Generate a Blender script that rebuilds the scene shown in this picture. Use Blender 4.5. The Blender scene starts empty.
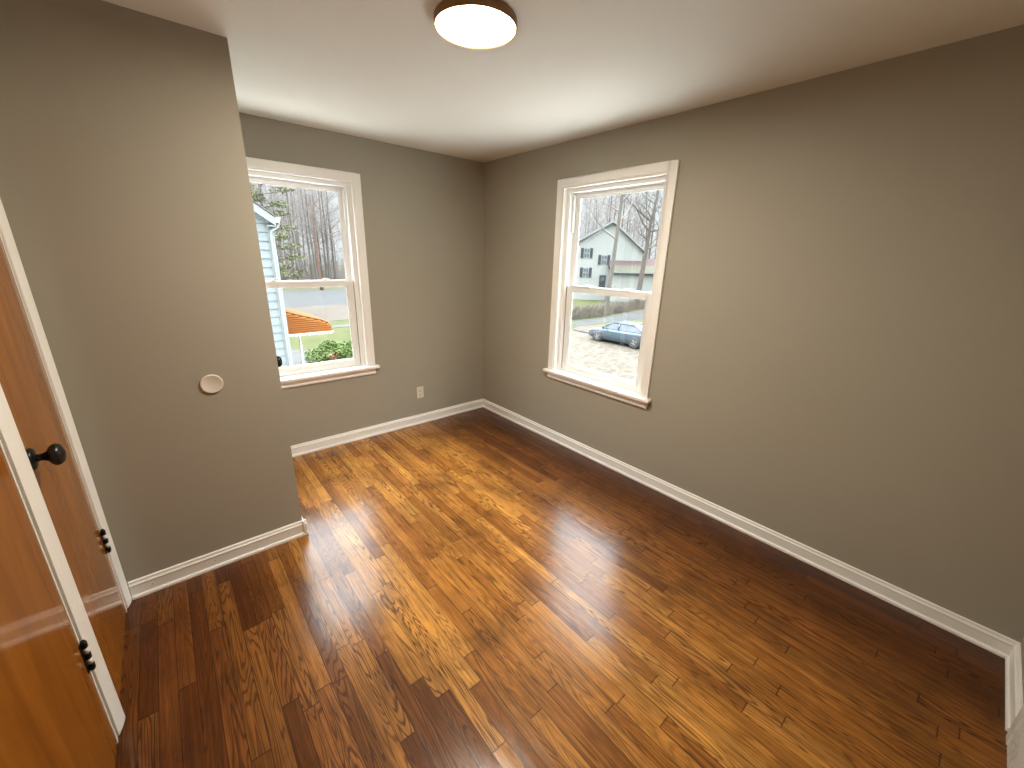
import bpy, bmesh, math, random
from mathutils import Vector, Matrix

# ------------------------------------------------------------------ camera, sky, exposure
sc = bpy.context.scene
COL = sc.collection
PI = math.pi

cam_data = bpy.data.cameras.new('camera')
cam = bpy.data.objects.new('camera', cam_data)
COL.objects.link(cam)
cr = Vector((0.76246794, -0.64656024, 0.02454592))
cu = Vector((0.1768059, 0.24469419, 0.95334381))
cf = Vector((0.62240045, 0.72255423, -0.30088714))
cam.matrix_world = Matrix(((cr.x, cu.x, -cf.x, -2.515), (cr.y, cu.y, -cf.y, -3.404),
                           (cr.z, cu.z, -cf.z, 1.603), (0, 0, 0, 1)))
cam_data.sensor_width = 36.0
cam_data.lens = 402.3 / 1024 * 36.0
cam_data.clip_start = 0.03
cam_data.clip_end = 500
sc.camera = cam

SKY_LOW, SKY_HIGH = 0.95, 17.5          # overcast sky: brighter towards the zenith
LAMP = 195.0
world = bpy.data.worlds.new('sky')
sc.world = world
world.use_nodes = True
wn = world.node_tree
wn.nodes.clear()
w_out = wn.nodes.new('ShaderNodeOutputWorld')
w_bg = wn.nodes.new('ShaderNodeBackground')
w_tc = wn.nodes.new('ShaderNodeTexCoord')
w_sep = wn.nodes.new('ShaderNodeSeparateXYZ')
w_ramp = wn.nodes.new('ShaderNodeValToRGB')
w_str = wn.nodes.new('ShaderNodeMapRange')
wn.links.new(w_tc.outputs['Generated'], w_sep.inputs[0])
wn.links.new(w_sep.outputs['Z'], w_ramp.inputs[0])
wn.links.new(w_sep.outputs['Z'], w_str.inputs[0])
w_ramp.color_ramp.elements[0].position = 0.0
w_ramp.color_ramp.elements[0].color = (0.90, 0.96, 1.0, 1)
w_ramp.color_ramp.elements[1].position = 0.9
w_ramp.color_ramp.elements[1].color = (0.88, 0.94, 1.0, 1)
w_str.inputs['From Min'].default_value = 0.20
w_str.inputs['From Max'].default_value = 0.7
w_str.inputs['To Min'].default_value = SKY_LOW
w_str.inputs['To Max'].default_value = SKY_HIGH
wn.links.new(w_ramp.outputs[0], w_bg.inputs['Color'])
wn.links.new(w_str.outputs[0], w_bg.inputs['Strength'])
wn.links.new(w_bg.outputs[0], w_out.inputs['Surface'])

vs = sc.view_settings
sc.display_settings.display_device = 'sRGB'
vs.view_transform = 'Standard'
vs.look = 'None'
vs.exposure = 0.15
vs.gamma = 1.0
vs.use_curve_mapping = False

# ------------------------------------------------------------------ room dimensions (metres)
H = 2.44            # ceiling
LX = -2.90          # left wall plane (doors)
NY = -3.835         # near wall plane
BX, BY = -2.124, -1.086   # convex corner of the closet
WT = 0.14           # wall thickness
G = -3.55           # outside ground

# ------------------------------------------------------------------ helpers
class MB:
    """collects shapes, links them as one mesh object"""
    def __init__(self):
        self.v = []; self.f = []; self.s = []
    def add(self, vs_, fs_, smooth=False):
        o = len(self.v)
        self.v += [tuple(p) for p in vs_]
        self.f += [tuple(i + o for i in f) for f in fs_]
        self.s += [smooth] * len(fs_)
        return self
    def box(self, x0, x1, y0, y1, z0, z1):
        x0, x1 = sorted((x0, x1)); y0, y1 = sorted((y0, y1)); z0, z1 = sorted((z0, z1))
        return self.add([(x0, y0, z0), (x1, y0, z0), (x1, y1, z0), (x0, y1, z0), (x0, y0, z1), (x1, y0, z1), (x1, y1, z1), (x0, y1, z1)],
                        [(0, 3, 2, 1), (4, 5, 6, 7), (0, 1, 5, 4), (1, 2, 6, 5), (2, 3, 7, 6), (3, 0, 4, 7)])
    def tube(self, pts, rad, n=8, cap=True, smooth=True):
        pts = [Vector(p) for p in pts]
        if not isinstance(rad, (list, tuple)): rad = [rad] * len(pts)
        vs_, fs_ = [], []
        a = None
        for i, p in enumerate(pts):
            d = (pts[min(i + 1, len(pts) - 1)] - pts[max(i - 1, 0)])
            d = d.normalized() if d.length > 1e-9 else Vector((0, 0, 1))
            if a is None:
                a = d.orthogonal().normalized()
            else:
                a = (a - d * a.dot(d))
                a = a.normalized() if a.length > 1e-6 else d.orthogonal().normalized()
            b = d.cross(a)
            for k in range(n):
                t = 2 * PI * k / n
                vs_.append(p + (a * math.cos(t) + b * math.sin(t)) * rad[i])
        for i in range(len(pts) - 1):
            for k in range(n):
                fs_.append((i * n + k, i * n + (k + 1) % n, (i + 1) * n + (k + 1) % n, (i + 1) * n + k))
        if cap:
            fs_.append(tuple(reversed(range(n))))
            fs_.append(tuple(range((len(pts) - 1) * n, len(pts) * n)))
        return self.add(vs_, fs_, smooth)
    def lathe(self, prof, origin, axis, n=32, smooth=True):
        """prof: (radius, distance along axis)"""
        ax = Vector(axis).normalized(); a = ax.orthogonal().normalized(); b = ax.cross(a); o = Vector(origin)
        vs_, fs_ = [], []
        for r, h in prof:
            for k in range(n):
                t = 2 * PI * k / n
                vs_.append(o + ax * h + (a * math.cos(t) + b * math.sin(t)) * r)
        for i in range(len(prof) - 1):
            for k in range(n):
                fs_.append((i * n + k, i * n + (k + 1) % n, (i + 1) * n + (k + 1) % n, (i + 1) * n + k))
        if prof[0][0] > 1e-5: fs_.append(tuple(reversed(range(n))))
        if prof[-1][0] > 1e-5: fs_.append(tuple(range((len(prof) - 1) * n, len(prof) * n)))
        return self.add(vs_, fs_, smooth)
    def prism(self, poly, fn, d0, d1, smooth=False):
        """poly of 2-D points swept from depth d0 to d1; fn(u, v, d) -> point"""
        n = len(poly)
        vs_ = [fn(u, v, d0) for u, v in poly] + [fn(u, v, d1) for u, v in poly]
        fs_ = [tuple(range(n - 1, -1, -1)), tuple(range(n, 2 * n))]
        for i in range(n):
            j = (i + 1) % n
            fs_.append((i, j, n + j, n + i))
        return self.add(vs_, fs_, smooth)
    def build(self, name, mat, parent=None, bevel=0.0, loc=None):
        me = bpy.data.meshes.new(name)
        vv = self.v
        if loc is not None:
            vv = [(p[0] - loc[0], p[1] - loc[1], p[2] - loc[2]) for p in vv]
        me.from_pydata(vv, [], self.f)
        me.polygons.foreach_set('use_smooth', self.s)
        bm = bmesh.new(); bm.from_mesh(me)
        bmesh.ops.remove_doubles(bm, verts=bm.verts, dist=1e-6)
        bmesh.ops.recalc_face_normals(bm, faces=bm.faces)
        bm.to_mesh(me); bm.free()
        me.materials.append(mat)
        o = bpy.data.objects.new(name, me)
        COL.objects.link(o)
        if loc is not None and parent is None: o.location = loc
        if parent is not None: o.parent = parent
        if bevel:
            m = o.modifiers.new('soft_edges', 'BEVEL')
            m.width = bevel; m.segments = 2; m.limit_method = 'ANGLE'; m.angle_limit = math.radians(40)
        return o

def tag(o, label, cat, group=None, kind=None):
    o['label'] = label; o['category'] = cat
    if group: o['group'] = group
    if kind: o['kind'] = kind
    return o

def structure(o, label=None, cat=None):
    o['kind'] = 'structure'
    if label: o['label'] = label
    if cat: o['category'] = cat
    return o

def thing(name, label, cat, loc=(0, 0, 0), rotz=0.0, group=None):
    o = bpy.data.objects.new(name, None)
    COL.objects.link(o)
    o.empty_display_size = 0.1
    o.location = loc; o.rotation_euler = (0, 0, rotz)
    return tag(o, label, cat, group)

def copy_tree(o, parent=None):
    c = o.copy(); COL.objects.link(c)
    if parent is not None: c.parent = parent
    for ch in list(o.children): copy_tree(ch, c)
    return c

# ------------------------------------------------------------------ materials
def new_mat(name):
    m = bpy.data.materials.new(name); m.use_nodes = True
    nt = m.node_tree
    return m, nt, nt.nodes['Principled BSDF']

def math_node(nt, op, a, b=None, c=None):
    n = nt.nodes.new('ShaderNodeMath'); n.operation = op
    for i, x in enumerate((a, b, c)):
        if x is None: continue
        if isinstance(x, (int, float)): n.inputs[i].default_value = x
        else: nt.links.new(x, n.inputs[i])
    return n.outputs[0]

def mix_col(nt, fac, a, b, blend='MIX'):
    n = nt.nodes.new('ShaderNodeMix'); n.data_type = 'RGBA'; n.blend_type = blend
    for sock, x in ((n.inputs[0], fac), (n.inputs[6], a), (n.inputs[7], b)):
        if isinstance(x, (int, float)): sock.default_value = x
        elif isinstance(x, tuple): sock.default_value = (*x[:3], 1)
        else: nt.links.new(x, sock)
    return n.outputs[2]

def noise(nt, vec, scale, detail=3, rough=0.5, dist=0.0, dim='3D'):
    n = nt.nodes.new('ShaderNodeTexNoise'); n.noise_dimensions = dim
    n.inputs['Scale'].default_value = scale; n.inputs['Detail'].default_value = detail
    n.inputs['Roughness'].default_value = rough; n.inputs['Distortion'].default_value = dist
    if vec is not None: nt.links.new(vec, n.inputs['Vector'])
    return n.outputs[0]

def ramp(nt, fac, stops):
    n = nt.nodes.new('ShaderNodeValToRGB')
    e = n.color_ramp.elements
    while len(e) < len(stops): e.new(0.5)
    for el, (p, c) in zip(e, stops):
        el.position = p
        el.color = (*c, 1) if isinstance(c, tuple) else (c, c, c, 1)
    nt.links.new(fac, n.inputs[0])
    return n.outputs[0]

def coords(nt, which='Object'):
    return nt.nodes.new('ShaderNodeTexCoord').outputs[which]

def bump(nt, bsdf, height, strength, dist, sock='Normal'):
    n = nt.nodes.new('ShaderNodeBump')
    n.inputs['Strength'].default_value = strength; n.inputs['Distance'].default_value = dist
    nt.links.new(height, n.inputs['Height'])
    nt.links.new(n.outputs[0], bsdf.inputs[sock])

def plain(name, col, rough=0.5, metal=0.0, var=0.06, scale=6.0, spec=0.5, bump_s=0.0, bump_scale=200.0):
    m, nt, b = new_mat(name)
    tc = coords(nt)
    f = noise(nt, tc, scale, 3)
    lo = tuple(c * (1 - var) for c in col); hi = tuple(min(1, c * (1 + var)) for c in col)
    nt.links.new(mix_col(nt, f, lo, hi), b.inputs['Base Color'])
    b.inputs['Roughness'].default_value = rough; b.inputs['Metallic'].default_value = metal
    b.inputs['Specular IOR Level'].default_value = spec
    if bump_s: bump(nt, b, noise(nt, tc, bump_scale, 3), bump_s, 0.001)
    return m

M = {}
M['wall'] = plain('wall_paint', (0.38, 0.3496, 0.28), 0.75, var=0.03, scale=1.5, spec=0.25, bump_s=0.25, bump_scale=160)
M['ceiling'] = plain('ceiling_paint', (0.765, 0.729, 0.657), 0.85, var=0.02, scale=1.2, spec=0.2, bump_s=0.15, bump_scale=120)
M['trim'] = plain('white_trim_paint', (0.92, 0.90, 0.85), 0.35, var=0.03, scale=5)
M['vinyl'] = plain('white_vinyl', (0.85, 0.84, 0.81), 0.3, var=0.02)
M['black'] = plain('black_metal', (0.012, 0.011, 0.010), 0.28, metal=0.3, var=0.2)
M['dark_gap'] = plain('dark_weatherstrip', (0.10, 0.05, 0.035), 0.8)
M['plastic'] = plain('white_plastic', (0.72, 0.66, 0.58), 0.4, var=0.02)
M['almond'] = plain('almond_plastic', (0.72, 0.66, 0.52), 0.4, var=0.02)
M['slot'] = plain('dark_slot', (0.05, 0.045, 0.04), 0.7)
M['bronze'] = plain('bronze_ring', (0.30, 0.17, 0.07), 0.35, metal=0.7, var=0.1)
M['steel'] = plain('screw_steel', (0.5, 0.5, 0.48), 0.3, metal=1.0)

def chipped_mat():
    m, nt, b = new_mat('chipped_white_paint')
    tc = coords(nt)
    f = noise(nt, tc, 22, 5, 0.6, 1.2)
    crack = ramp(nt, f, [(0.0, 0.0), (0.475, 0.0), (0.495, 1.0), (0.505, 1.0), (0.525, 0.0), (1.0, 0.0)])
    f2 = noise(nt, tc, 7, 2)
    mask = math_node(nt, 'MULTIPLY', crack, ramp(nt, f2, [(0.45, 0.0), (0.62, 0.7)]))
    nt.links.new(mix_col(nt, mask, (0.74, 0.72, 0.66), (0.12, 0.115, 0.10)), b.inputs['Base Color'])
    b.inputs['Roughness'].default_value = 0.4
    return m
M['chipped'] = chipped_mat()

def glass_mat():
    m = bpy.data.materials.new('window_glass'); m.use_nodes = True
    nt = m.node_tree; nt.nodes.clear()
    out = nt.nodes.new('ShaderNodeOutputMaterial'); mix = nt.nodes.new('ShaderNodeMixShader')
    tr = nt.nodes.new('ShaderNodeBsdfTransparent'); gl = nt.nodes.new('ShaderNodeBsdfGlossy')
    geo = nt.nodes.new('ShaderNodeNewGeometry'); dt = nt.nodes.new('ShaderNodeVectorMath'); dt.operation = 'DOT_PRODUCT'
    nt.links.new(geo.outputs['Incoming'], dt.inputs[0]); nt.links.new(geo.outputs['Normal'], dt.inputs[1])
    cosi = math_node(nt, 'ABSOLUTE', dt.outputs['Value'])
    fres = math_node(nt, 'MULTIPLY_ADD', math_node(nt, 'POWER', math_node(nt, 'SUBTRACT', 1.0, cosi), 5.0), 0.95, 0.035)
    gl.inputs['Roughness'].default_value = 0.0
    tc = coords(nt)
    nt.links.new(mix_col(nt, noise(nt, tc, 1.5), (0.95, 0.975, 0.97), (0.97, 0.985, 0.985)), tr.inputs['Color'])
    nt.links.new(fres, mix.inputs[0]); nt.links.new(tr.outputs[0], mix.inputs[1]); nt.links.new(gl.outputs[0], mix.inputs[2])
    nt.links.new(mix.outputs[0], out.inputs['Surface'])
    return m
M['glass'] = glass_mat()

def floor_mat():
    m, nt, b = new_mat('oak_strip_floor')
    PW = 0.057
    tc = coords(nt)
    sep = nt.nodes.new('ShaderNodeSeparateXYZ'); nt.links.new(tc, sep.inputs[0])
    x, y = sep.outputs['X'], sep.outputs['Y']
    px = math_node(nt, 'DIVIDE', x, PW)
    i = math_node(nt, 'FLOOR', px); fx = math_node(nt, 'SUBTRACT', px, i)
    def white1(w):
        n = nt.nodes.new('ShaderNodeTexWhiteNoise'); n.noise_dimensions = '1D'; nt.links.new(w, n.inputs['W']); return n
    r1 = white1(i).outputs[0]
    r2 = white1(math_node(nt, 'ADD', i, 57.3)).outputs[0]
    ln = math_node(nt, 'MULTIPLY_ADD', r2, 0.9, 0.45)
    py = math_node(nt, 'DIVIDE', math_node(nt, 'MULTIPLY_ADD', r1, 9.0, y), ln)
    j = math_node(nt, 'FLOOR', py); fy = math_node(nt, 'SUBTRACT', py, j)
    pid = math_node(nt, 'MULTIPLY_ADD', j, 17.13, math_node(nt, 'MULTIPLY', i, 3.71))
    wn_ = white1(pid)
    tone = wn_.outputs[0]
    sc3 = nt.nodes.new('ShaderNodeSeparateColor'); nt.links.new(wn_.outputs['Color'], sc3.inputs[0])
    hue, figure = sc3.outputs[0], sc3.outputs[1]
    def vec(sx, sy, off):
        c = nt.nodes.new('ShaderNodeCombineXYZ')
        nt.links.new(math_node(nt, 'MULTIPLY_ADD', pid, 7.7, math_node(nt, 'MULTIPLY', x, sx)), c.inputs[0])
        nt.links.new(math_node(nt, 'MULTIPLY_ADD', pid, off, math_node(nt, 'MULTIPLY', y, sy)), c.inputs[1])
        nt.links.new(math_node(nt, 'MULTIPLY', tone, 40.0), c.inputs[2])
        return c.outputs[0]
    # growth rings: contour lines of a stretched field (cathedral figure)
    field = noise(nt, vec(17.0, 1.25, 3.3), 1.0, 1.5, 0.5, 0.25)
    rings = math_node(nt, 'SINE', math_node(nt, 'MULTIPLY', field, 135.0))
    rings = ramp(nt, math_node(nt, 'MULTIPLY_ADD', rings, 0.5, 0.5), [(0.0, 0.0), (0.62, 0.08), (0.88, 0.8), (1.0, 1.0)])
    pores = ramp(nt, noise(nt, vec(330.0, 9.0, 1.7), 1.0, 3, 0.6), [(0.42, 0.0), (0.66, 1.0)])
    streak = noise(nt, vec(60.0, 1.2, 5.1), 1.0, 4, 0.6)
    cloud = noise(nt, tc, 3.2, 4, 0.55, 0.6)
    base = ramp(nt, tone, [(0.0, (0.33, 0.118, 0.018)), (0.25, (0.42, 0.165, 0.026)), (0.55, (0.55, 0.235, 0.040)), (0.82, (0.68, 0.320, 0.062)), (1.0, (0.38, 0.125, 0.022))])
    base = mix_col(nt, math_node(nt, 'MULTIPLY', hue, 0.35), base, (0.56, 0.25, 0.055))
    # boards darker along both long walls: dark staining plus shade painted into the colour
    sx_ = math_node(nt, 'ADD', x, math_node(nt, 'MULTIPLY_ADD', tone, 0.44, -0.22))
    stain_shade = ramp(nt, math_node(nt, 'MULTIPLY_ADD', sx_, 1.0 / 2.9, 1.0), [(0.04, (0.28, 0.20, 0.17)), (0.20, (0.46, 0.40, 0.36)), (0.37, 1.0), (0.66, 1.0), (0.80, (0.48, 0.41, 0.38)), (0.97, (0.15, 0.095, 0.08))])
    base = mix_col(nt, 1.0, base, stain_shade, 'MULTIPLY')
    st = ramp(nt, streak, [(0.25, 0.55), (0.75, 1.30)])
    base = mix_col(nt, 1.0, base, st, 'MULTIPLY')
    cl = ramp(nt, cloud, [(0.30, 0.60), (0.50, 1.0), (0.72, 1.25)])
    base = mix_col(nt, 1.0, base, cl, 'MULTIPLY')
    blot = noise(nt, vec(9.0, 4.0, 2.9), 1.0, 4, 0.6, 0.5)
    base = mix_col(nt, 1.0, base, ramp(nt, blot, [(0.20, 0.42), (0.40, 1.0)]), 'MULTIPLY')
    gfac = math_node(nt, 'MULTIPLY', rings, math_node(nt, 'MULTIPLY_ADD', figure, 0.60, 0.22))
    base = mix_col(nt, gfac, base, (0.042, 0.012, 0.004))
    base = mix_col(nt, math_node(nt, 'MULTIPLY', pores, 0.45), base, (0.05, 0.016, 0.006))
    # seams
    ex = math_node(nt, 'ABSOLUTE', math_node(nt, 'SUBTRACT', fx, 0.5))
    sx = ramp(nt, ex, [(0.470, 0.0), (0.492, 1.0)])
    ey = math_node(nt, 'MULTIPLY', math_node(nt, 'SUBTRACT', 0.5, math_node(nt, 'ABSOLUTE', math_node(nt, 'SUBTRACT', fy, 0.5))), ln)
    sy = ramp(nt, ey, [(0.0008, 1.0), (0.0024, 0.0)])
    seam = math_node(nt, 'MAXIMUM', sx, sy)
    base = mix_col(nt, math_node(nt, 'MULTIPLY', seam, 0.8), base, (0.018, 0.006, 0.003))
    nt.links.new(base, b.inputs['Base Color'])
    b.inputs['Roughness'].default_value = 0.6
    b.inputs['Specular IOR Level'].default_value = 0.06
    b.inputs['Coat Weight'].default_value = 1.0
    b.inputs['Coat IOR'].default_value = 1.38
    rg = noise(nt, vec(40.0, 3.0, 2.2), 1.0, 3)
    nt.links.new(ramp(nt, rg, [(0.3, 0.16), (0.7, 0.24)]), b.inputs['Coat Roughness'])
    cup = math_node(nt, 'MULTIPLY', math_node(nt, 'POWER', ex, 2.0), -0.9)
    hgt = math_node(nt, 'ADD', cup, math_node(nt, 'MULTIPLY', rings, -0.06))
    hgt = math_node(nt, 'ADD', hgt, math_node(nt, 'MULTIPLY', pores, -0.10))
    hgt = math_node(nt, 'ADD', hgt, math_node(nt, 'MULTIPLY', noise(nt, vec(9.0, 3.5, 1.1), 1.0, 2), 1.4))
    bump(nt, b, hgt, 0.35, 0.0016, 'Coat Normal')
    hgt = math_node(nt, 'ADD', hgt, math_node(nt, 'MULTIPLY', seam, -0.9))
    bump(nt, b, hgt, 0.4, 0.0016, 'Normal')
    return m
M['floor'] = floor_mat()

def door_mat():
    m, nt, b = new_mat('shellacked_door_wood')
    mp = nt.nodes.new('ShaderNodeMapping'); nt.links.new(coords(nt), mp.inputs[0])
    mp.inputs['Scale'].default_value = (3.0, 7.0, 0.9)
    f = noise(nt, mp.outputs[0], 1.6, 4, 0.55, 0.8)
    c = ramp(nt, f, [(0.25, (0.24, 0.070, 0.006)), (0.5, (0.34, 0.112, 0.009)), (0.75, (0.42, 0.150, 0.014))])
    mp2 = nt.nodes.new('ShaderNodeMapping'); nt.links.new(coords(nt), mp2.inputs[0])
    mp2.inputs['Scale'].default_value = (60.0, 60.0, 2.5)
    g = noise(nt, mp2.outputs[0], 2.5, 3)
    c = mix_col(nt, math_node(nt, 'MULTIPLY', g, 0.25), c, (0.15, 0.045, 0.01))
    nt.links.new(c, b.inputs['Base Color'])
    b.inputs['Roughness'].default_value = 0.6
    b.inputs['Specular IOR Level'].default_value = 0.05
    b.inputs['Coat Weight'].default_value = 1.0
    b.inputs['Coat Roughness'].default_value = 0.10
    b.inputs['Coat IOR'].default_value = 1.36
    bump(nt, b, f, 0.15, 0.004, 'Coat Normal')
    return m
M['door'] = door_mat()

def emit_mat(name, col, strength):
    m, nt, b = new_mat(name)
    tc = coords(nt)
    nt.links.new(mix_col(nt, noise(nt, tc, 2), col, tuple(min(1, c * 1.02) for c in col)), b.inputs['Emission Color'])
    b.inputs['Emission Strength'].default_value = strength
    b.inputs['Base Color'].default_value = (0.9, 0.9, 0.88, 1)
    return m
M['lamp'] = emit_mat('lit_diffuser', (1.0, 0.90, 0.76), LAMP)

# ------------------------------------------------------------------ room shell
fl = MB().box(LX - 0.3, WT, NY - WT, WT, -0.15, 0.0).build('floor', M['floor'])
structure(fl, 'dark amber oak strip floor running towards the far corner', 'floor')
ce = MB().box(LX - 0.3, WT, NY - WT, WT, H, H + 0.15).build('ceiling', M['ceiling'])
structure(ce, 'smooth off white ceiling above the empty room', 'ceiling')

# window openings (inside the casing)
RW = dict(a=-1.926, b=-1.041, z0=0.640, z1=2.128)      # y range on the right wall
LW = dict(a=-2.134, b=-1.250, z0=0.640, z1=2.128)      # x range on the back wall

def holed(fn, u0, u1, w):
    mb = MB()
    def bx(ua, ub, za, zb): mb.prism([(ua, za), (ub, za), (ub, zb), (ua, zb)], fn, 0.0, WT)
    bx(u0, w['a'], 0, H); bx(w['b'], u1, 0, H)
    bx(w['a'], w['b'], 0, w['z0']); bx(w['a'], w['b'], w['z1'], H)
    return mb
wb = holed(lambda u, v, d: (u, d, v), LX - 0.3, WT, LW).build('wall_back', M['wall'])
structure(wb, 'taupe grey back wall with the left window', 'wall')
wr = holed(lambda u, v, d: (d, u, v), NY - WT, 0.0, RW).build('wall_right', M['wall'])
structure(wr, 'long taupe grey right wall with the right window', 'wall')
wc = MB().box(LX - 0.3, BX, BY, BY + 0.10, 0, H)
wc = wc.build('wall_closet_front', M['wall'])
structure(wc, 'taupe grey closet wall facing the room at left', 'wall')
# closet side wall with its door opening (seen only by the knob that sticks out)
CD0, CD1 = -0.885, -0.225
wcs = MB().box(BX - 0.10, BX, CD1, 0, 0, H)
wcs.box(BX - 0.10, BX, CD0, CD1, 2.03, H).box(BX - 0.10, BX, BY + 0.10, CD0, 0, H)
structure(wcs.build('wall_closet_side', M['wall']), 'taupe closet wall facing the right window', 'wall')
# left wall: two door openings
D1 = (-1.752, -1.164); D2 = (-2.604, -1.842)
wl = MB()
for ya, yb, za in ((D1[1] , BY, 0), (D2[1], D1[0], 0), (NY - WT, D2[0], 0), (D1[0], D1[1], 2.035), (D2[0], D2[1], 2.035)):
    wl.box(LX - 0.12, LX, ya, yb, za, H)
structure(wl.build('wall_left', M['wall']), 'taupe left wall holding two wooden doors', 'wall')
# near wall with a doorway
wn_ = MB().box(-0.53, WT, NY - WT, NY, 0, H).box(LX - 0.3, -1.36, NY - WT, NY, 0, H).box(-1.36, -0.53, NY - WT, NY, 2.035, H)
structure(wn_.build('wall_near', M['wall']), 'taupe wall behind the viewpoint with a doorway', 'wall')

# ------------------------------------------------------------------ baseboards
BASE = [(0, 0), (0.019, 0), (0.0195, 0.008), (0.017, 0.015), (0.0125, 0.019), (0.0115, 0.022), (0.0115, 0.066), (0.0135, 0.069),
        (0.0135, 0.074), (0.0105, 0.077), (0.0075, 0.083), (0.0085, 0.087), (0.0080, 0.091), (0.0050, 0.0942), (0, 0.0945)]
def base(name, fn, d0, d1, label, mat='trim', parent=None):
    mb = MB().prism(BASE, fn, d0, d1)
    return structure(mb.build(name, M[mat], parent), label, 'baseboard')
base('baseboard_back', lambda u, v, d: (d, -u, v), BX + 0.0, 0, 'white baseboard under the left window')
base('baseboard_right', lambda u, v, d: (-u, d, v), NY, 0, 'long white baseboard along the right wall')
base('baseboard_closet', lambda u, v, d: (d, BY - u, v), -2.8815, BX + 0.0195, 'white baseboard along the closet wall at left')
base('baseboard_closet_side', lambda u, v, d: (BX + u, d, v), BY - 0.0195, CD0 - 0.075, 'short white baseboard round the closet corner')
base('baseboard_near', lambda u, v, d: (d, NY + u, v), -0.452, 0, 'white baseboard on the near wall in the right corner')

# nail filler spots on the closet baseboard
nf = MB()
for xx in (-2.80, -2.55, -2.20):
    nf.lathe([(0.0, 0.0012), (0.003, 0.001), (0.0042, 0.0)], (xx, BY - 0.0115, 0.046), (0, -1, 0), 10)
nf.build('nail_filler', M['plastic'], bpy.data.objects['baseboard_closet'])

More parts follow.
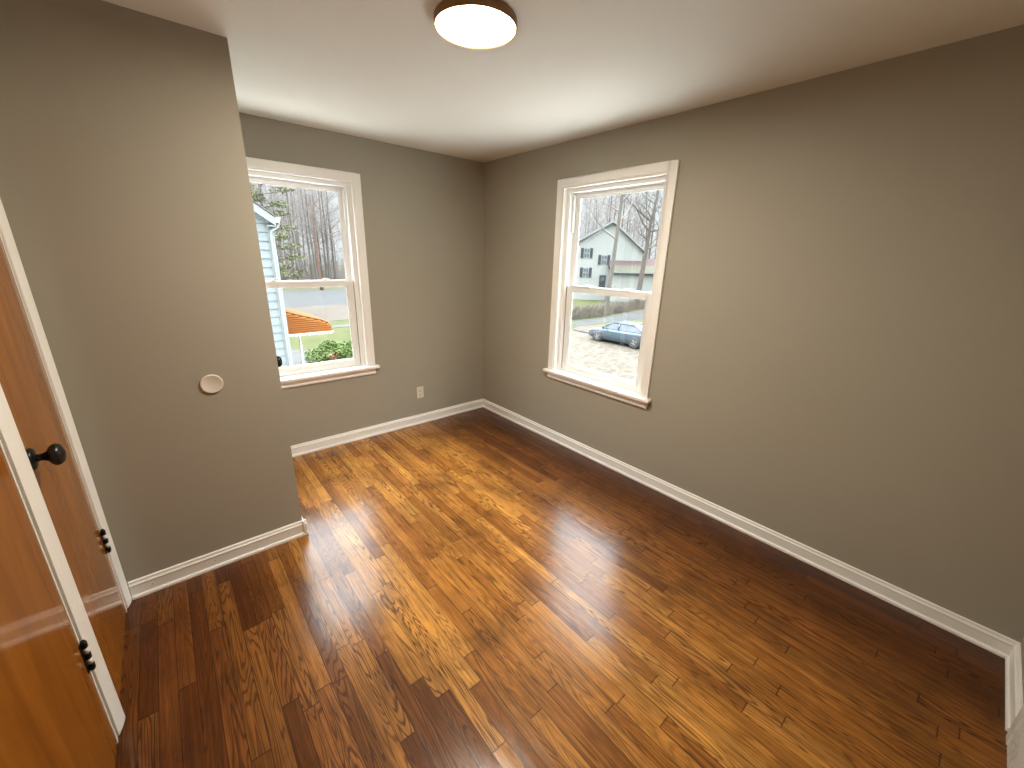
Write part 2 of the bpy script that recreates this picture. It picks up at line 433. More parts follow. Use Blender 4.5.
# ------------------------------------------------------------------ windows
def make_window(name, label, fn, w, far):
    """fn(u, d, z): u along the wall, d depth into the wall (negative = into the room)"""
    root = bpy.data.objects.new(name, None); COL.objects.link(root)
    structure(root, label, 'window')
    a, b, z0, z1 = w['a'], w['b'], w['z0'], w['z1']
    def bx(mb, u0, u1, d0, d1, za, zb):
        p, q = fn(u0, d0, za), fn(u1, d1, zb)
        return mb.box(p[0], q[0], p[1], q[1], p[2], q[2])
    def frame(mb, ua, ub, za, zb, wl_, wr_, wb_, wt_, d0, d1):
        if wl_: bx(mb, ua, ua + wl_, d0, d1, za, zb)
        if wr_: bx(mb, ub - wr_, ub, d0, d1, za, zb)
        if wb_: bx(mb, ua + wl_, ub - wr_, d0, d1, za, za + wb_)
        if wt_: bx(mb, ua + wl_, ub - wr_, d0, d1, zb - wt_, zb)
        return mb
    cw = 0.056
    # casing: flat stock with a small bead at the inner edge
    mb = MB()
    bx(mb, a - cw, a, -0.018, 0.0, 0.665, z1 + cw); bx(mb, b, b + cw, -0.018, 0.0, 0.665, z1 + cw)
    bx(mb, a, b, -0.018, 0.0, z1, z1 + cw)
    mb.build('casing', M['trim'], root, 0.003)
    mb = MB(); frame(mb, a, b, 0.665, z1, 0.012, 0.012, 0, 0.012, -0.011, 0.045)
    mb.build('inner_bead', M['trim'], root, 0.002)
    # stool and apron
    mb = MB(); bx(mb, a - cw - 0.028, b + cw + 0.028, -0.052, 0.0, 0.640, 0.664); bx(mb, a, b, 0.0, 0.060, 0.640, 0.664)
    mb.build('stool', M['trim'], root, 0.006)
    mb = MB(); bx(mb, a - cw, b + cw, -0.017, 0.0, 0.585, 0.640)
    bx(mb, a - cw, b + cw, -0.021, 0.0, 0.592, 0.604)
    mb.build('apron', M['trim'], root, 0.004)
    # vinyl frame lining the opening
    mb = MB(); frame(mb, a + 0.012, b - 0.012, z0, z1 - 0.012, 0.032, 0.032, 0.02, 0.028, 0.030, WT)
    frame(mb, a + 0.044, b - 0.044, z0 + 0.02, z1 - 0.04, 0.010, 0.010, 0, 0.010, 0.088, 0.094)
    mb.build('vinyl_frame', M['vinyl'], root, 0.002)
    ua, ub = a + 0.046, b - 0.046
    # upper sash, in the outer track
    us = MB(); frame(us, ua + 0.002, ub - 0.002, 1.350, z1 - 0.042, 0.032, 0.032, 0.036, 0.030, 0.096, 0.126)
    us = us.build('upper_sash', M['vinyl'], root, 0.003)
    g = MB(); bx(g, ua + 0.030, ub - 0.030, 0.110, 0.114, 1.380, z1 - 0.068); g.build('upper_pane', M['glass'], us)
    # lower sash, in the inner track
    ls = MB(); frame(ls, ua, ub, 0.664, 1.384, 0.044, 0.044, 0.062, 0.040, 0.056, 0.086)
    ls = ls.build('lower_sash', M['vinyl'], root, 0.003)
    g = MB(); bx(g, ua + 0.042, ub - 0.042, 0.072, 0.076, 0.722, 1.348); g.build('lower_pane', M['glass'], ls)
    # glazing beads round both panes, in pale blue-white vinyl
    gb = MB(); frame(gb, ua + 0.044, ub - 0.044, 0.726, 1.344, 0.012, 0.012, 0.010, 0.005, 0.064, 0.072)
    gb.build('glazing_bead', M['vinyl'], ls, 0.002)
    gb = MB(); frame(gb, ua + 0.034, ub - 0.034, 1.386, z1 - 0.072, 0.008, 0.008, 0.007, 0.007, 0.102, 0.110)
    gb.build('glazing_bead', M['vinyl'], us, 0.002)
    lip = MB(); bx(lip, ua + 0.10, ub - 0.10, 0.048, 0.056, 0.690, 0.700); lip.build('lift_rail', M['vinyl'], ls, 0.002)
    # sash locks on the meeting rail
    for t in (0.27, 0.73):
        u = ua + (ub - ua) * t
        lk = MB(); bx(lk, u - 0.030, u + 0.030, 0.060, 0.084, 1.384, 1.392); bx(lk, u - 0.012, u + 0.012, 0.064, 0.096, 1.392, 1.402)
        bx(lk, u - 0.004, u + 0.034, 0.066, 0.074, 1.396, 1.406)
        lk.build('sash_lock', M['vinyl'], ls, 0.002)
    # dark weatherstrip line beside the lower sash
    ws = MB(); bx(ws, ua - 0.0025, ua, 0.054, 0.07, 0.68, 1.384); bx(ws, ub, ub + 0.0025, 0.054, 0.07, 0.68, 1.384)
    ws.build('weatherstrip', M['dark_gap'], root)
    # white end stop in the far track, above the lower sash
    uf = b - 0.046 if far > 0 else a + 0.046
    st = MB(); bx(st, uf - 0.014, uf + 0.002, 0.062, 0.082, 1.80, 2.06); st.build('balance_cover', M['vinyl'], root, 0.002)
    return root
make_window('window_1', 'double hung white window beside the closet, showing the orange awning', lambda u, d, z: (u, d, z), LW, 1)
make_window('window_2', 'double hung white window in the right wall, showing the parked car', lambda u, d, z: (d, u, z), RW, 1)

# ------------------------------------------------------------------ doors on the left wall
def knob(parent, origin, axis):
    """rose and ball knob, black"""
    MB().lathe([(0.0, 0.0), (0.033, 0.0), (0.034, 0.004), (0.031, 0.010), (0.018, 0.014), (0.0, 0.014)], origin, axis, 28).build('rose', M['black'], parent)
    ball = [(0.0125, 0.010), (0.0105, 0.018), (0.0110, 0.026)]
    for k in range(13):
        t = -1.05 + k * (PI / 2 + 1.05) / 12
        ball.append((max(0.0, 0.0335 * math.cos(t)), 0.054 + 0.0195 * math.sin(t)))
    MB().lathe(ball, origin, axis, 28).build('knob', M['black'], parent)

def hinge(parent, x, y, zc):
    h = MB()
    for k in (0, 2, 4):
        za = zc - 0.052 + k * 0.0212
        h.lathe([(0.0, 0), (0.0072, 0), (0.0082, 0.002), (0.0082, 0.0190), (0.0072, 0.0210), (0.0, 0.0210)], (x + 0.0075, y, za), (0, 0, 1), 16)
    w_ = MB()
    for k in (1, 3):
        za = zc - 0.052 + k * 0.0212
        w_.lathe([(0.0, 0.0004), (0.0062, 0.0004), (0.0062, 0.0208), (0.0, 0.0208)], (x + 0.0075, y, za), (0, 0, 1), 16)
    h.lathe([(0.0, 0.0), (0.0045, 0.001), (0.0055, 0.005), (0.0, 0.009)], (x + 0.0075, y, zc + 0.054), (0, 0, 1), 12)
    h.lathe([(0.0, 0.0), (0.0045, 0.001), (0.0055, 0.005), (0.0, 0.009)], (x + 0.0075, y, zc - 0.052), (0, 0, -1), 12)
    h.box(x - 0.001, x + 0.0022, y - 0.019, y + 0.004, zc - 0.052, zc + 0.054)
    h = h.build('hinge', M['black'], parent)
    w_.build('painted_knuckle', M['trim'], h)
    return h

def left_door(name, label, d, knob_z):
    y0, y1 = d
    root = MB().box(LX - 0.035, LX - 0.0005, y0 + 0.004, y1 - 0.012, 0.012, 2.03).build(name, M['door'])
    structure(root, label, 'door')
    jm = MB().box(LX - 0.11, LX + 0.0005, y1 - 0.011, y1, 0.0, 2.035).box(LX - 0.11, LX + 0.0005, y0 - 0.0, y0 + 0.003, 0.0, 2.035)
    jm.build('jamb', M['trim'], root)
    if knob_z: knob(root, (LX, y0 + 0.068, knob_z), (1, 0, 0))
    for zz in (0.385, 1.80): hinge(root, LX, y1 - 0.006, zz)
    return root
left_door('door_1', 'glossy orange brown wooden door beside the closet wall, with black ball knob', D1, 1.0)
left_door('door_2', 'nearest glossy orange brown wooden door at the left edge', D2, 0.98)
def casing_profile(w, th):   # thin at one edge, thick and rounded at the other
    return [(0.0, 0.0), (0.0, th * 0.30), (w * 0.30, th * 0.68), (w * 0.60, th * 0.92), (w - 0.014, th), (w - 0.006, th * 0.86), (w, th * 0.5), (w, 0.0)]
def left_casing(name, ya, yb, th, zb, label, tail=False):
    mb = MB().prism(casing_profile(yb - ya, th), lambda u, v, d: (LX + v, ya + u, d), zb, 2.105)
    return structure(mb.build(name, M['trim']), label, 'door casing')
left_casing('trim_1', -1.156, BY - 0.004, 0.017, 0.006, 'narrow white door casing against the closet wall')
left_casing('trim_2', D2[1] + 0.008, D1[0] - 0.004, 0.018, 0.010, 'white casing standing between the two wooden doors')
left_casing('trim_3', D2[0] - 0.082, D2[0] - 0.008, 0.018, 0.0, 'white casing on the near side of the nearest door')
hd = MB().box(LX, LX + 0.017, D1[0] + 0.004, -1.160, 2.040, 2.105).box(LX, LX + 0.017, D2[0] - 0.006, D2[1] + 0.004, 2.040, 2.105)
structure(hd.build('trim_4', M['trim'], None, 0.003), 'white head casing above the wooden doors', 'door casing')

# closet door on the hidden side: the knob shows past the closet corner
cdo = MB().box(BX - 0.040, BX - 0.004, CD0 + 0.004, CD1 - 0.004, 0.012, 2.025).build('door_3', M['door'])
structure(cdo, 'closet door hidden round the corner, its black knob showing by the left window', 'door')
knob(cdo, (BX - 0.004, CD0 + 0.068, 0.995), (1, 0, 0))
cc = MB().box(BX, BX + 0.016, CD0 - 0.068, CD0 - 0.002, 0, 2.09).box(BX, BX + 0.016, CD1 + 0.002, CD1 + 0.066, 0, 2.09).box(BX, BX + 0.016, CD0 - 0.002, CD1 + 0.002, 2.03, 2.09)
structure(cc.build('trim_5', M['trim'], None, 0.003), 'white casing around the hidden closet door', 'door casing')

# doorway in the near wall
nc = MB().prism([(0, 0), (0, 0.013), (0.016, 0.013), (0.022, 0.017), (0.066, 0.017), (0.072, 0.012), (0.078, 0.010), (0.078, 0)],
                lambda u, v, d: (-0.453 - u, NY + v, d), 0.0, 2.11)
nc.prism([(0, 0), (0, 0.015), (0.07, 0.015), (0.07, 0)], lambda u, v, d: (-1.36 - u, NY + v, d), 0.0, 2.11)
nc.box(-1.36, -0.531, NY, NY + 0.015, 2.035, 2.11)
structure(nc.build('trim_6', M['chipped']), 'chipped white door casing at the lower right corner', 'door casing')
d4 = MB().box(-1.352, -0.5335, NY - 0.030, NY + 0.0155, 0.003, 2.03).build('door_4', M['chipped'])
structure(d4, 'chipped white entrance door behind the viewpoint', 'door')

# ------------------------------------------------------------------ small fittings
LC = (-1.452, -1.912)
cl = thing('ceiling_light', 'round flush ceiling light with a bronze ring, switched on', 'ceiling light', (LC[0], LC[1], H))
MB().lathe([(0.125, 0.0), (0.150, -0.001), (0.1535, -0.006), (0.1535, -0.028), (0.1525, -0.031), (0.1490, -0.032), (0.1470, -0.029), (0.1470, -0.012), (0.125, -0.010)],
           (0, 0, 0), (0, 0, 1), 64).build('ring', M['bronze'], cl)
dp = []
for k in range(8):
    t = k / 7
    dp.append((0.1466 * (1 - t) ** 0.5 if k < 7 else 0.0, -0.024 - 0.007 * t))
MB().lathe([(0.1466, -0.014)] + dp, (0, 0, 0), (0, 0, 1), 64).build('diffuser', M['lamp'], cl)

dk = MB().lathe([(0.046, 0.0), (0.046, 0.005), (0.0445, 0.0075), (0.041, 0.0085), (0.039, 0.0075), (0.0, 0.0075)], (0, 0, 0), (0, -1, 0), 48)
dk = dk.build('cover_plate', M['plastic']); dk.location = (-2.4125, BY, 0.990)
tag(dk, 'round white blank cover plate on the closet wall', 'cover plate')

ou = thing('wall_outlet', 'almond duplex outlet low on the back wall right of the left window', 'outlet', (-0.766, 0, 0.320))
MB().box(-0.036, 0.036, -0.006, 0, -0.058, 0.058).build('plate', M['almond'], ou, 0.003)
for zc in (-0.0195, 0.0195):
    rc = MB().lathe([(0.0, 0.0), (0.0165, 0.0), (0.0165, 0.003), (0.0155, 0.004), (0.0, 0.004)], (0, -0.005, zc), (0, -1, 0), 24).build('receptacle', M['almond'], ou)
    sl = MB().box(-0.0075, -0.005, -0.0096, -0.0085, zc - 0.002, zc + 0.008).box(0.005, 0.0075, -0.0096, -0.0085, zc - 0.001, zc + 0.007)
    sl.lathe([(0.0, 0), (0.0028, 0), (0.0028, 0.0008), (0.0, 0.0008)], (0, -0.0088, zc - 0.008), (0, -1, 0), 10).build('slots', M['slot'], rc)
MB().lathe([(0.0, 0), (0.003, 0), (0.002, 0.001), (0.0, 0.0012)], (0, -0.006, 0), (0, -1, 0), 12).build('screw', M['steel'], ou)

# ================================================================== outside
def ground_mat(name, c1, c2, c3, s1, s2, rough=0.9):
    m, nt, b = new_mat(name)
    tc = coords(nt)
    f = noise(nt, tc, s1, 5, 0.65); g = noise(nt, tc, s2, 3, 0.6)
    c = ramp(nt, f, [(0.32, c1), (0.50, c2), (0.68, c3)])
    c = mix_col(nt, math_node(nt, 'MULTIPLY', g, 0.5), c, c2)
    nt.links.new(c, b.inputs['Base Color'])
    b.inputs['Roughness'].default_value = rough; b.inputs['Specular IOR Level'].default_value = 0.15
    return m
M['lawn'] = ground_mat('winter_lawn', (0.0234, 0.0312, 0.0091), (0.0429, 0.0468, 0.0143), (0.065, 0.0533, 0.026), 1.1, 0.3)
M['far_lawn'] = ground_mat('dry_lawn', (0.0341, 0.0359, 0.01795), (0.04668, 0.04488, 0.02154), (0.05386, 0.04488, 0.02693), 0.6, 0.15)
M['gravel'] = ground_mat('wet_leafy_gravel', (0.03138, 0.02414, 0.0169), (0.07243, 0.06036, 0.04587), (0.111, 0.1014, 0.08692), 3.2, 0.6)
M['asphalt'] = ground_mat('grey_asphalt', (0.03188, 0.03188, 0.03188), (0.03985, 0.03985, 0.03905), (0.04781, 0.04701, 0.04462), 0.8, 0.2)
M['tan_road'] = ground_mat('tan_concrete', (0.051, 0.0391, 0.0306), (0.0612, 0.0493, 0.0391), (0.068, 0.0561, 0.0459), 0.5, 0.2)
M['walk'] = ground_mat('pale_concrete', (0.04972, 0.04972, 0.04641), (0.05967, 0.05801, 0.0547), (0.0663, 0.06464, 0.06133), 1.5, 0.4)
M['siding'] = plain('pale_blue_white_siding', (0.1151, 0.1324, 0.1382), 0.5, var=0.04, scale=3)
M['ext_white'] = plain('exterior_white', (0.1605, 0.171, 0.171), 0.5, var=0.04, scale=2)
M['far_siding'] = plain('far_white_siding', (0.1967, 0.2016, 0.1875), 0.6, var=0.04, scale=1)
M['far_roof'] = plain('grey_brown_shingle', (0.0714, 0.06069, 0.05534), 0.9, var=0.2, scale=3)
M['red_roof'] = plain('faded_red_shingle', (0.04552, 0.02276, 0.02075), 0.9, var=0.2, scale=3)
M['moss'] = plain('mossy_olive_shingle', (0.0462, 0.044, 0.0286), 0.9, var=0.3, scale=3)
M['shutter'] = plain('dark_shutter', (0.03, 0.033, 0.037), 0.7, spec=0.1)
M['far_glass'] = plain('dark_window_glass', (0.06, 0.068, 0.075), 0.5, spec=0.2)
M['orange'] = plain('orange_awning_enamel', (0.175, 0.055, 0.007), 0.6, var=0.05, scale=8, spec=0.15)
M['orange_light'] = plain('pale_orange_enamel', (0.17, 0.075, 0.022), 0.6, var=0.05, scale=8, spec=0.15)
M['bark'] = plain('grey_brown_bark', (0.06979, 0.05952, 0.05131), 0.9, var=0.3, scale=9)
M['bark_pale'] = plain('pale_tan_bark', (0.06964, 0.06061, 0.04901), 0.9, var=0.3, scale=9)
M['bark_red'] = plain('reddish_bark', (0.09639, 0.04552, 0.02945), 0.9, var=0.25, scale=9)
M['twig'] = plain('grey_twig', (0.1663, 0.1413, 0.1289), 0.9, var=0.3, scale=9)
M['needle'] = plain('yellow_green_needles', (0.07854, 0.08568, 0.03035), 0.8, var=0.35, scale=2)
M['leaf'] = plain('bright_green_leaf', (0.075, 0.11, 0.0275), 0.7, var=0.6, scale=5, spec=0.2)
M['leaf_orange'] = plain('orange_leaf', (0.1785, 0.06783, 0.02499), 0.6, var=0.3, scale=5)
M['brush'] = plain('grey_brown_brush', (0.09425, 0.07711, 0.05998), 0.9, var=0.5, scale=5)
M['car_paint'] = plain('silver_blue_paint', (0.06069, 0.08497, 0.1032), 0.25, metal=0.35, var=0.03)
M['car_glass'] = plain('tinted_car_glass', (0.036, 0.048, 0.06), 0.08)
M['tyre'] = plain('tyre_rubber', (0.024, 0.024, 0.024), 0.8)
M['rim'] = plain('alloy_rim', (0.1764, 0.1806, 0.189), 0.35, metal=0.6)
M['tail_light'] = plain('red_tail_light', (0.147, 0.021, 0.0168), 0.25)
M['head_light'] = plain('clear_head_light', (0.21, 0.2184, 0.2268), 0.15)
M['reflector'] = ground_mat('reflector_pale', (0.70, 0.69, 0.66), (0.76, 0.75, 0.72), (0.80, 0.79, 0.76), 1.5, 0.4)  # very pale ground, added out of view to bounce daylight onto the ceiling

def ground_patch(name, poly, z, mat, label, cat):
    mb = MB().prism(poly, lambda u, v, d: (u, v, d), z - 0.05, z)
    return structure(mb.build(name, M[mat]), label, cat)
structure(MB().box(-60, 160, -40, 190, G - 0.5, G).build('ground', M['lawn']), 'green winter lawn outside both windows', 'lawn')
ground_patch('ground_gravel', [(6.0, -30), (20.2, -30), (20.2, 13.8), (20.6, 16.6), (13.0, 16.6), (6.0, 9.0)], G + 0.012, 'gravel', 'pale leafy gravel around the parked car', 'gravel yard')
ground_patch('reflector', [(-11, 0.2), (-11, 7.0), (0.2, 7.0), (11.0, 7.0), (11.0, -14), (0.2, -14), (0.2, 0.2)], G + 0.022, 'reflector', 'added unseen pale apron bouncing daylight up to the ceiling', 'reflector')
ground_patch('sidewalk', [(-20, 26.7), (13.0, 26.7), (13.0, 27.6), (-20, 27.6)], G + 0.02, 'walk', 'pale strip of sidewalk across the lawn', 'sidewalk')
ground_patch('road_tan', [(-30, 30.6), (8.3, 29.9), (18.5, 28.5), (16.0, 39.4), (11.2, 40.2), (-30, 42.0)], G + 0.014, 'tan_road', 'tan stretch of road beyond the orange awning', 'road')
ground_patch('road', [(-40, 42.0), (11.2, 40.2), (16.0, 39.4), (26, 37), (40, 40), (30, 60), (18.3, 59.5), (-40, 57)], G + 0.010, 'asphalt', 'grey asphalt road in front of the bare woods', 'road')
ground_patch('ground_far_lawn', [(-60, 57.5), (18.3, 60.0), (40, 62), (150, 70), (150, 188), (-59, 188)], G + 0.008, 'far_lawn', 'dry lawn at the foot of the bare woods', 'lawn')
ground_patch('driveway', [(22.3, 17.6), (24.9, 17.5), (29.2, 17.4), (45, 15.5), (60, 15.0), (60, 21.0), (42, 21.6), (33.0, 20.4), (27.8, 19.6), (22.8, 19.4)], G + 0.016, 'asphalt', 'grey driveway strip behind the parked car', 'driveway')
ground_patch('verge', [(20.7, 13.9), (26, 13.4), (29.0, 15.4), (22.3, 17.6), (20.7, 16.6)], G + 0.011, 'tan_road', 'tan bare verge by the curb behind the car', 'verge')
cb = MB().box(20.45, 20.60, 5.0, 16.4, G, G + 0.10)
structure(cb.build('curb', M['walk'], None, 0.02), 'low concrete curb beyond the parked car', 'curb')
ground_patch('path', [(0.8, 14.0), (2.3, 15.5), (3.0, 20.2), (2.2, 20.8), (1.2, 18.0), (0.2, 16.0)], G + 0.02, 'walk', 'grey garden path beside the awning post', 'path')

# ---- neighbour's house with lapped siding (gable end faces the left window)
nh = thing('neighbor_house', 'pale blue white sided house just outside the left window', 'house', (-0.30, 7.9, G))
EZ = 2.36 - G      # eave height above ground
SL = 0.72
sd = MB()
nrow = 60
lap = 0.195
for k in range(nrow):
    z0 = 0.3 + k * lap; z1 = z0 + lap
    x1 = -0.02 if z1 < EZ else -0.02 - (z1 - EZ) / SL
    x0 = -8.4 if z1 < EZ else -8.4 + (z1 - EZ) / SL
    if x1 - x0 < 0.3: break
    sd.add([(x0, -0.034, z0), (x1, -0.034, z0), (x1, 0.0, z0), (x0, 0.0, z0), (x0, -0.006, z1), (x1, -0.006, z1), (x1, 0.0, z1), (x0, 0.0, z1)],
           [(0, 3, 2, 1), (4, 5, 6, 7), (0, 1, 5, 4), (1, 2, 6, 5), (2, 3, 7, 6), (3, 0, 4, 7)])
sd.build('siding', M['siding'], nh)
side = MB()
for k in range(int((EZ - 0.3) / lap)):
    z0 = 0.3 + k * lap; z1 = z0 + lap
    side.add([(0.012, 0.06, z0), (0.012, 8.0, z0), (-0.02, 8.0, z0), (-0.02, 0.06, z0), (-0.002, 0.06, z1), (-0.002, 8.0, z1), (-0.02, 8.0, z1), (-0.02, 0.06, z1)],
             [(0, 3, 2, 1), (4, 5, 6, 7), (0, 1, 5, 4), (1, 2, 6, 5), (2, 3, 7, 6), (3, 0, 4, 7)])
side.build('side_siding', M['siding'], nh)
MB().box(-8.4, -0.02, 0.0, 8.0, 0, EZ).prism([(-8.4, EZ), (-0.02, EZ), (-4.21, EZ + 4.19 * SL)], lambda u, v, d: (u, d, v), 0.0, 8.0).build('core_wall', M['siding'], nh)
MB().box(-0.11, 0.026, -0.046, 0.0, 0.2, EZ - 0.02).box(0.0, 0.026, 0.0, 0.08, 0.2, EZ - 0.02).build('corner_board', M['ext_white'], nh, 0.006)
MB().box(-8.5, 0.02, -0.02, 8.02, 0, 0.3).build('foundation', M['walk'], nh)
rk = MB()
rk.prism([(0.05, EZ - 0.02), (0.05, EZ - 0.20), (-4.21, EZ - 0.20 + 4.26 * SL), (-4.21, EZ - 0.02 + 4.26 * SL)], lambda u, v, d: (u, d, v), -0.20, -0.17)
rk.prism([(-8.47, EZ - 0.02), (-8.47, EZ - 0.20), (-4.21, EZ - 0.20 + 4.26 * SL), (-4.21, EZ - 0.02 + 4.26 * SL)], lambda u, v, d: (u, d, v), -0.20, -0.17)
rk.prism([(0.05, EZ - 0.20), (0.05, EZ - 0.18), (-4.21, EZ - 0.18 + 4.26 * SL), (-4.21, EZ - 0.20 + 4.26 * SL)], lambda u, v, d: (u, d, v), -0.18, 0.0)
rk.box(-0.12, 0.05, -0.20, 8.0, EZ - 0.22, EZ - 0.20)
rk.build('rake_board', M['ext_white'], nh)
rf = MB()
for s in (0, 1):
    e, a = (0.07, -4.21) if s == 0 else (-8.49, -4.21)
    rf.prism([(e, EZ - 0.02), (e, EZ + 0.01), (a, EZ + 0.01 + 4.28 * SL), (a, EZ - 0.02 + 4.28 * SL)], lambda u, v, d: (u, d, v), -0.23, 8.2)
rf.build('roof', M['far_roof'], nh)
MB().prism([(0.05, EZ - 0.14), (0.13, EZ - 0.14), (0.17, EZ - 0.03), (0.17, EZ - 0.01), (0.05, EZ - 0.01)], lambda u, v, d: (u, d, v), -0.20, 8.1).build('gutter', M['ext_white'], nh)
MB().tube([(0.12, -0.12, EZ - 0.13), (0.12, -0.12, EZ - 0.18), (0.08, -0.11, EZ - 0.24), (0.00, -0.095, EZ - 0.28), (-0.05, -0.085, EZ - 0.34), (-0.06, -0.082, EZ - 0.44), (-0.06, -0.082, 0.3)], 0.030, 10).build('downspout', M['ext_white'], nh)

# ---- orange metal awning on the neighbour's side wall
aw = thing('metal_awning', 'orange ribbed metal awning with a white scalloped edge on the pale house', 'awning', (-0.27, 9.0, 0))
PR = [(0.0, 0.10), (0.55, -0.08), (1.10, -0.25), (1.27, -0.33), (1.36, -0.46), (1.38, -0.60)]
AWL = 1.5
top = MB()
for k in range(len(PR) - 1):
    (xa, za), (xb, zb) = PR[k], PR[k + 1]
    top.prism([(xa, za), (xb, zb), (xb, zb - 0.015), (xa, za - 0.015)], lambda u, v, d: (u, d, v), 0.0, AWL)
nr = 10
for k in range(nr + 1):
    y = AWL * k / nr
    top.tube([(xx, y, zz + 0.004) for xx, zz in PR], 0.016, 6)
top.build('top_panel', M['orange_light'], aw)
def prof(x):
    for (xa, za), (xb, zb) in zip(PR, PR[1:]):
        if xa <= x <= xb: return za + (zb - za) * (x - xa) / (xb - xa)
    return PR[-1][1]
for yy in (0.0, AWL):
    sp = MB()
    z = -0.60
    while z < 0.06:
        z1 = z + 0.058
        xm = 1.385
        while xm > 0.02 and prof(min(xm, 1.38)) < z1: xm -= 0.01
        s = -1 if yy == 0 else 1
        sp.add([(0, yy, z), (xm, yy, z), (xm, yy + s * 0.034, z + 0.010), (0, yy + s * 0.034, z + 0.010), (0, yy, z1), (xm, yy, z1)],
               [(0, 1, 2, 3), (3, 2, 5, 4), (0, 3, 4), (1, 5, 2), (0, 4, 5, 1)])
        z = z1
    sp.build('side_panel', M['orange'], aw)
va = MB()
def scallop(p0, p1, n):
    p0, p1 = Vector(p0), Vector(p1)
    nrm = (p1 - p0).cross(Vector((0, 0, 1))).normalized() * 0.006
    for k in range(n):
        a, b = p0.lerp(p1, k / n), p0.lerp(p1, (k + 1) / n)
        pts = [a + Vector((0, 0, 0.018)), b + Vector((0, 0, 0.018))]
        for q in range(7):
            t = q / 6
            pts.append(b.lerp(a, t) - Vector((0, 0, 0.046 * math.sin(PI * t) + 0.004)))
        m = len(pts)
        va.add([p - nrm for p in pts] + [p + nrm for p in pts],
               [tuple(range(m)), tuple(range(2 * m - 1, m - 1, -1))] + [(i, (i + 1) % m, m + (i + 1) % m, m + i) for i in range(m)])
scallop((0.0, -0.012, -0.62), (1.39, -0.012, -0.62), 12)
scallop((1.39, -0.012, -0.62), (1.39, AWL, -0.62), 13)
scallop((0.0, AWL + 0.012, -0.62), (1.39, AWL + 0.012, -0.62), 12)
va.build('valance', M['vinyl'], aw)
MB().tube([(0.76, 1.25, G), (0.76, 1.25, -0.17)], 0.034, 10).build('post', M['vinyl'], aw)

# ---- leafy bush below the left window
def leaf_cloud(mb, rnd, blobs, n, size):
    for _ in range(n):
        (cx, cy, cz, rx, ry, rz) = rnd.choice(blobs)
        while True:
            d = Vector((rnd.uniform(-1, 1), rnd.uniform(-1, 1), rnd.uniform(-1, 1)))
            if 0.2 < d.length < 1: break
        d = d.normalized() * (0.65 + 0.35 * rnd.random())
        p = Vector((cx + d.x * rx, cy + d.y * ry, cz + d.z * rz))
        a = Vector((rnd.uniform(-1, 1), rnd.uniform(-1, 1), rnd.uniform(-0.6, 0.6))).normalized()
        b = (a.cross(Vector((rnd.uniform(-1, 1), rnd.uniform(-1, 1), rnd.uniform(0.2, 1))))).normalized()
        s = size * rnd.uniform(0.6, 1.3)
        nn = a.cross(b) * s * 0.15
        mb.add([p - a * s, p + b * s * 0.45 + nn, p + a * s, p - b * s * 0.45 + nn], [(0, 1, 2, 3)])
rnd = random.Random(5)
bu = thing('garden_bush', 'leafy green bush with a few orange blooms below the orange awning', 'bush', (3.4, 16.6, G))
blobs = [(0, 0, 0.45, 1.0, 0.9, 0.55), (-0.7, 0.2, 0.38, 0.7, 0.7, 0.45), (0.9, 0.1, 0.42, 0.9, 0.8, 0.5), (0.2, -0.4, 0.40, 0.8, 0.6, 0.5), (1.8, 0.2, 0.35, 0.8, 0.7, 0.45), (-0.2, 0.3, 0.75, 0.5, 0.5, 0.35), (0.7, 0.2, 0.7, 0.6, 0.5, 0.3)]
lf = MB(); leaf_cloud(lf, rnd, blobs, 5200, 0.075); lf.build('foliage', M['leaf'], bu)
bl = MB(); leaf_cloud(bl, rnd, [(-0.35, -0.75, 0.55, 0.25, 0.15, 0.15)], 60, 0.07); bl.build('blooms', M['leaf_orange'], bu)
stm = MB()
for k in range(14):
    t = k * 2.4; stm.tube([(0.3 * math.cos(t) * k / 14 * 3, 0.25 * math.sin(t), 0), (math.cos(t) * k / 14 * 1.2, 0.5 * math.sin(t), 0.6)], [0.02, 0.006], 5)
stm.build('stems', M['bark'], bu)

